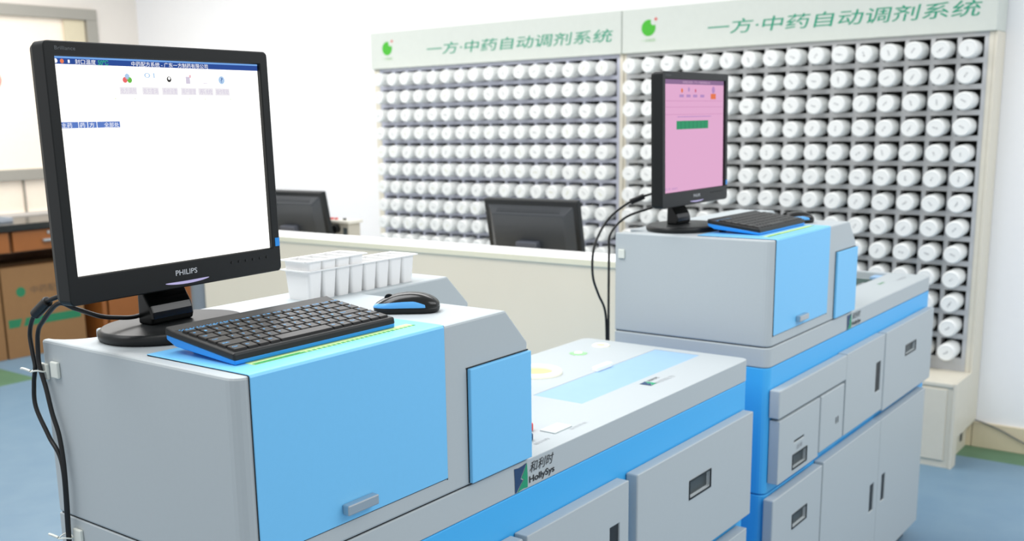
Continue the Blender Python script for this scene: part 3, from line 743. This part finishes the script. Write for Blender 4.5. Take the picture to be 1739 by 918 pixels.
def cup_strip(loc, rz, label, n=8, pitch=0.0365, dep=0.066, h=0.056):
    r = tag(empty('cup_strip', loc, rz), label, 'tray', 'white plastic cup strips on the nearer machine')
    Lx = n * pitch
    b = BM(); rim = 0.005
    # rim plate with openings
    y0, y1 = -rim, dep + rim
    def ring4(a, c, d, e, z): return [(a, d, z), (c, d, z), (c, e, z), (a, e, z)]
    box(b, -rim, Lx + rim, y0, 0.002, h - 0.002, h); box(b, -rim, Lx + rim, dep - 0.002, y1, h - 0.002, h)
    for k in range(n + 1): box(b, k * pitch - 0.002 - (rim if k == 0 else 0), k * pitch + 0.002 + (rim if k == n else 0), 0.002, dep - 0.002, h - 0.002, h)
    obj('rim', b, CUPM, r)
    for k in range(n):
        a, c = k * pitch + 0.0006, (k + 1) * pitch - 0.0006; t = 0.0010; s = 0.0036
        b = BM()
        loft(b, [[(p[0], p[1], h - 0.0019) for p in rounded_rect(a + t, c - t, t, dep - t, 0.004, 3)], [(p[0], p[1], 0.002) for p in rounded_rect(a + s + t, c - s - t, s + t, dep - s - t, 0.004, 3)]], cap=False)
        R1 = [(p[0], p[1], h - 0.0019) for p in rounded_rect(a, c, 0, dep, 0.005, 3)]
        R2 = [(p[0], p[1], 0.0) for p in rounded_rect(a + s, c - s, s, dep - s, 0.005, 3)]
        loft(b, [R1, R2], cap=False); b.faces.new([b.verts.new(p) for p in R2]); b.faces.new([b.verts.new((p[0], p[1], 0.002)) for p in rounded_rect(a + s + t, c - s - t, s + t, dep - s - t, 0.004, 3)])
        obj('cup', b, CUPM, r)
    return r
cup_strip((0.463, 0.357, ZT), 0, 'long white plastic cup strip standing on the nearer machine')
cup_strip((0.463, 0.357, ZT + 0.018), 0, 'short white plastic cup strip nested on top of the long one', n=4)

# ------------------------------------------------------------------ cables
def cable(label, pts, r=0.0035, ferrite=None, ties=()):
    b = BM(); tube(b, pts, r, 10); o = obj('monitor_cable', b, CABLE, smooth=True); tag(o, label, 'cable')
    if ferrite:
        b = BM(); p, q = Vector(ferrite[0]), Vector(ferrite[1]); d = (q - p)
        tube(b, [p, p + d * .15, p + d * .5, p + d * .85, q], 0.0085, 12, 3); obj('ferrite_bead', b, CABLE, o, smooth=True, bevel=0.002)
    for (y, z, x) in ties:
        b = BM(); n = 16; tube(b, [(x + 0.010 * math.cos(2 * PI * i / n), y + 0.011 * math.sin(2 * PI * i / n), z + 0.002 * math.sin(4 * PI * i / n)) for i in range(n + 1)], 0.0013, 6, 2)
        tube(b, [(x - 0.008, y + 0.008, z), (x - 0.012, y + 0.020, z + 0.003), (x - 0.010, y + 0.030, z + 0.001)], 0.0022, 6, 3)
        obj('cable_tie', b, CLIPM, o)
    return o
cable('black cable with a ferrite bead, outer of two hanging down the nearer machine',
      [(0.03, 0.345, 1.425), (0.0, 0.372, 1.392), (-0.013, 0.415, 1.374), (-0.015, 0.452, 1.350), (-0.013, 0.4740, 1.3200), (-0.013, 0.4720, 1.2870), (-0.013, 0.4690, 1.2670), (-0.013, 0.4780, 1.2390), (-0.013, 0.4800, 1.2010), (-0.013, 0.4500, 1.1580), (-0.013, 0.4190, 1.1160), (-0.012, 0.4250, 1.0), (-0.012, 0.43, 0.85), (-0.01, 0.43, 0.5), (-0.02, 0.42, 0.02)],
      ferrite=((-0.012, 0.414, 1.375), (-0.015, 0.449, 1.352)), ties=((0.461, 1.262, -0.014), (0.430, 0.996, -0.014)))
cable('black cable curving from the monitor neck, inner of two hanging down the nearer machine',
      [(0.135, 0.378, 1.338), (0.105, 0.374, 1.336), (0.076, 0.372, 1.340), (0.046, 0.372, 1.347), (0.009, 0.376, 1.364), (-0.009, 0.390, 1.373), (-0.0115, 0.4350, 1.3420), (-0.0115, 0.4530, 1.3220), (-0.0115, 0.4590, 1.2890), (-0.0115, 0.4580, 1.2680), (-0.0115, 0.4460, 1.2350), (-0.0115, 0.4360, 1.1980), (-0.0115, 0.4220, 1.1630), (-0.0115, 0.4170, 1.1160), (-0.0115, 0.4190, 1.0580), (-0.011, 0.4260, 0.96), (-0.011, 0.42, 0.85), (-0.01, 0.42, 0.5), (-0.02, 0.40, 0.02)], r=0.0036)
cable('black cable looping wide behind the farther machine, outer of its two',
      [(1.93, 0.37, 1.43), (1.86, 0.42, 1.41), (1.82, 0.46, 1.392), (1.76, 0.495, 1.35), (1.71, 0.505, 1.30), (1.69, 0.51, 1.25), (1.69, 0.51, 1.185), (1.72, 0.51, 1.13), (1.745, 0.503, 1.08), (1.750, 0.50, 1.0), (1.752, 0.50, 0.8), (1.755, 0.50, 0.4), (1.76, 0.52, 0.02)],
      ferrite=((1.845, 0.435, 1.404), (1.815, 0.462, 1.389)))
cable('black cable falling close along the back edge of the farther machine, inner of its two',
      [(1.92, 0.37, 1.39), (1.86, 0.42, 1.37), (1.80, 0.47, 1.345), (1.762, 0.496, 1.30), (1.750, 0.493, 1.25), (1.747, 0.492, 1.15), (1.747, 0.492, 1.05), (1.748, 0.492, 0.95), (1.75, 0.492, 0.7), (1.75, 0.50, 0.3), (1.77, 0.52, 0.02)])
o = BM(); tube(o, [(4.55, 0.12, 0.145), (4.555, 0.05, 0.130), (4.553, -0.03, 0.105), (4.55, -0.10, 0.075), (4.54, -0.18, 0.045), (4.50, -0.30, 0.008), (4.50, -0.6, 0.006)], 0.0035, 8)
tag(obj('power_cord', o, mat('grey_rubber', (110, 112, 112), 0.5), smooth=True), 'thin grey power cord sagging along the beige baseboard right of the racks', 'cord')

# ------------------------------------------------------------------ reception counter and what stands on it
cn = tag(empty('reception_counter', (2.3, 1.9, 0)), 'long beige reception counter with an ivory top edge, in front of the left-hand rack', 'counter')
WC = lambda o: world_child(o, cn)
WC(boxobj('front_panel', 2.30, 2.33, 0.70, 3.09, 0.0, 1.116, BEIGE))
WC(boxobj('ledge_top', 2.290, 2.46, 0.69, 3.09, 1.116, 1.140, WHITEP, bevel=0.002))
WC(boxobj('edge_band', 2.2885, 2.2899, 0.69, 3.09, 1.117, 1.137, IVORY))
WC(boxobj('desk_top', 2.46, 3.10, 0.70, 3.09, 0.92, 0.95, mat('white_laminate', (240, 240, 236), 0.4)))
WC(boxobj('rear_panel', 2.43, 2.46, 0.70, 3.09, 0.0, 1.116, BEIGE))
WC(boxobj('end_panel', 2.33, 3.08, 0.70, 0.73, 0.0, 0.92, BEIGE)); WC(boxobj('end_panel', 2.33, 3.08, 3.06, 3.09, 0.0, 0.92, BEIGE))
b = BM(); cyl(b, (2.36, 3.18, 0.0), 0.062, 1.0, n=28)
WC(obj('end_post', b, STEEL, smooth=False)); WC(boxobj('post_bracket', 2.33, 2.39, 3.09, 3.13, 0.85, 0.92, STEEL))
def back_monitor(loc, rz, label):
    """seen from behind: the screen looks along +X"""
    r = tag(empty('desk_monitor', loc, rz), label, 'monitor', 'black monitors standing back to front on the reception counter')
    zc = 0.215; T = Matrix.Translation((0, 0, zc)) @ Matrix.Rotation(math.radians(-11), 4, 'Y')
    Wm, Hm = 0.225, 0.150
    def rr(a, c, rad, x, dz=0): return [(x, p[0], p[1] + dz) for p in rounded_rect(-a, a, -c, c, rad, 4)]
    b = BM(); loft(b, [rr(Wm, Hm, 0.006, 0.022), rr(Wm, Hm, 0.006, 0.0), rr(Wm - 0.004, Hm - 0.004, 0.006, -0.004)]); o = obj('bezel', b, BLACKM, r); o.data.transform(T)
    b = BM(); loft(b, [rr(Wm - 0.020, Hm - 0.022, 0.006, -0.0035), rr(Wm - 0.050, Hm - 0.048, 0.008, -0.030, -0.004), rr(Wm - 0.056, Hm - 0.054, 0.008, -0.033, -0.004)]); o = obj('rear_shell', b, mat('charcoal_plastic', (52, 56, 60), 0.35), r); o.data.transform(T)
    b = BM()
    for k in range(34):
        y = -0.150 + k * 0.009
        for q in range(3):
            zz = Hm - 0.030 - q * 0.0065; xx = -0.0085 - q * 0.0070; box(b, xx - 0.002, xx + 0.002, y, y + 0.004, zz - 0.0015, zz + 0.0015)
    o = obj('vent_slots', b, DARK, r); o.data.transform(T)
    b = BM(); box(b, 0.0222, 0.0235, -Wm + 0.015, Wm - 0.015, -Hm + 0.02, Hm - 0.015); o = obj('screen', b, mat('dark_screen_glass', (20, 22, 26), 0.1), r); o.data.transform(T)
    b = BM(); prism(b, [(-0.045, 0.008), (-0.018, 0.008), (-0.020, 0.20), (-0.058, 0.195)], 1, -0.050, 0.050); obj('stand_neck', b, mat('slate_plastic', (84, 88, 98), 0.4), r, bevel=0.004)
    b = BM(); ellipse_loft(b, (0, 0, 0), [(0, 0.085, 0.12), (0.008, 0.085, 0.12), (0.012, 0.078, 0.112)]); obj('stand_foot', b, BLACKM, r)
    return r
back_monitor((2.63, 1.372, 0.95), math.radians(1), 'black monitor seen from behind on the counter, in front of the bottle racks')
back_monitor((2.63, 2.785, 0.95), math.radians(1), 'black monitor seen from behind at the left of the counter, half hidden')
# small sealing device
sd = tag(empty('sealing_device', (2.8, 2.63, 0.95)), 'small grey tabletop device with red buttons beside the left counter monitor', 'machine')
W2 = lambda o: world_child(o, sd)
GB = mat('warm_grey_metal', (176, 172, 160), 0.4)
W2(boxobj('body', 2.76, 2.84, 2.55, 2.78, 0.95, 1.150, GB, bevel=0.004))
W2(boxobj('top_plate', 2.75, 2.85, 2.54, 2.79, 1.150, 1.165, mat('light_grey_metal', (206, 204, 194), 0.4), bevel=0.003))
W2(boxobj('side_window', 2.756, 2.7598, 2.560, 2.585, 1.06, 1.13, SLOT))
for y_, m_ in ((2.725, BLACK), (2.690, REDM), (2.662, REDM), (2.605, BLACK)):
    b = BM(); cyl(b, (2.79, y_, 1.165), 0.009, 0.008, n=16); W2(obj('push_button', b, m_))
b = BM(); cyl(b, (2.735, 2.625, 1.125), 0.020, 0.025, axis=0, n=24); W2(obj('control_knob', b, BLACK, bevel=0.003))
b = BM(); tube(b, [(2.735, 2.628, 1.11), (2.73, 2.645, 1.07), (2.735, 2.67, 1.045), (2.74, 2.69, 1.0)], 0.011, 8); W2(obj('lever', b, BLACK, smooth=True))

# ------------------------------------------------------------------ laboratory bench with cartons underneath
bn = tag(empty('laboratory_bench', (3.2, 6.4, 0)), 'wooden bench with a black worktop along the window wall', 'bench')
W3 = lambda o: world_child(o, bn)
W3(boxobj('worktop', 1.2, 4.55, 6.08, 6.74, 0.925, 0.972, WORKTOP, bevel=0.003))
W3(boxobj('apron', 1.2, 4.55, 6.13, 6.70, 0.765, 0.925, WOODD))
for x0, x1 in ((1.22, 2.08), (2.10, 2.925), (2.955, 3.50), (3.53, 4.02), (4.05, 4.53)):
    d = W3(boxobj('drawer', x0, x1, 6.10, 6.129, 0.775, 0.918, WOOD, bevel=0.003))
    h = boxobj('drawer_handle', (x0 + x1) / 2 - 0.055, (x0 + x1) / 2 + 0.055, 6.075, 6.10, 0.832, 0.850, METAL, bevel=0.003)
    h.parent = d; h.matrix_parent_inverse = Matrix.Translation(bn.location) @ Matrix.Translation(-bn.location)
    b = BM(); cyl(b, ((x0 + x1) / 2 + 0.0, 6.098, 0.895), 0.012, -0.006, axis=1, n=16); q = obj('drawer_lock', b, METAL, d)
W3(boxobj('bench_end', 4.50, 4.55, 6.12, 6.70, 0.0, 0.765, WOODD)); W3(boxobj('divider_panel', 3.62, 3.66, 6.12, 6.70, 0.0, 0.765, WOOD))
W3(boxobj('back_board', 1.2, 4.50, 6.69, 6.70, 0.0, 0.765, WOODD)); W3(boxobj('cupboard_door', 3.68, 4.49, 6.12, 6.14, 0.05, 0.75, WOOD, bevel=0.003))
W3(boxobj('bench_end', 1.2, 1.25, 6.12, 6.70, 0.0, 0.765, WOODD))
def carton(x0, x1, y0, y1, h, label, art):
    r = tag(empty('cardboard_box', ((x0 + x1) / 2, y0, 0)), label, 'box', 'cartons under the bench')
    o = boxobj('carton_body', x0, x1, y0, y1, 0.0, h, CARD, bevel=0.003); world_child(o, r)
    b = BM(); box(b, x0, x1, y0 + (y1 - y0) / 2 - 0.025, y0 + (y1 - y0) / 2 + 0.025, h, h + 0.001); box(b, x0 - 0.001, x0, y0 + (y1 - y0) / 2 - 0.025, y0 + (y1 - y0) / 2 + 0.025, h - 0.08, h + 0.001)
    world_child(obj('packing_tape', b, mat('tan_tape', (190, 160, 116), 0.3)), r)
    if art:
        b = BM(); y = y0 - 0.001; x = x0
        poly3(b, [(x + 0.02, y, 0.225), (x + 0.10, y, 0.225), (x + 0.125, y, 0.285), (x + 0.02, y, 0.285)])
        poly3(b, [(x + 0.13, y, 0.225), (x1 - 0.03, y, 0.225), (x1 - 0.03, y, 0.285), (x + 0.155, y, 0.285)])
        world_child(obj('green_band', b, CARDG), r)
        b = BM(); poly3(b, [(x + 0.135 + 0.036 * math.cos(2 * PI * i / 24), y, 0.478 + 0.036 * math.sin(2 * PI * i / 24)) for i in range(24)]); world_child(obj('printed_emblem', b, CARDG), r)
        t_ = text('lettering', '中药配方', CARDI, None, (x + 0.21, y, 0.455), (1, 0, 0), (0, 0, 1), width=0.27, height=0.055, lift=0.0008); world_child(t_, r)
    return r
carton(2.868, 3.49, 6.16, 6.60, 0.66, 'brown carton with a green band and printed round emblem under the bench', True)
carton(2.22, 2.858, 6.17, 6.60, 0.66, 'plain brown carton under the bench at the left edge of the picture', False)
# low grey tray on the bench
tr = tag(boxobj('storage_tray', 2.60, 3.08, 6.30, 6.62, 0.9722, 1.005, mat('blue_grey_plastic', (160, 168, 178), 0.5), bevel=0.004), 'low grey plastic tray lying on the black worktop at the left edge', 'tray')
cut(tr, [(2.615, 3.065, 6.315, 6.605, 0.982, 1.02)])
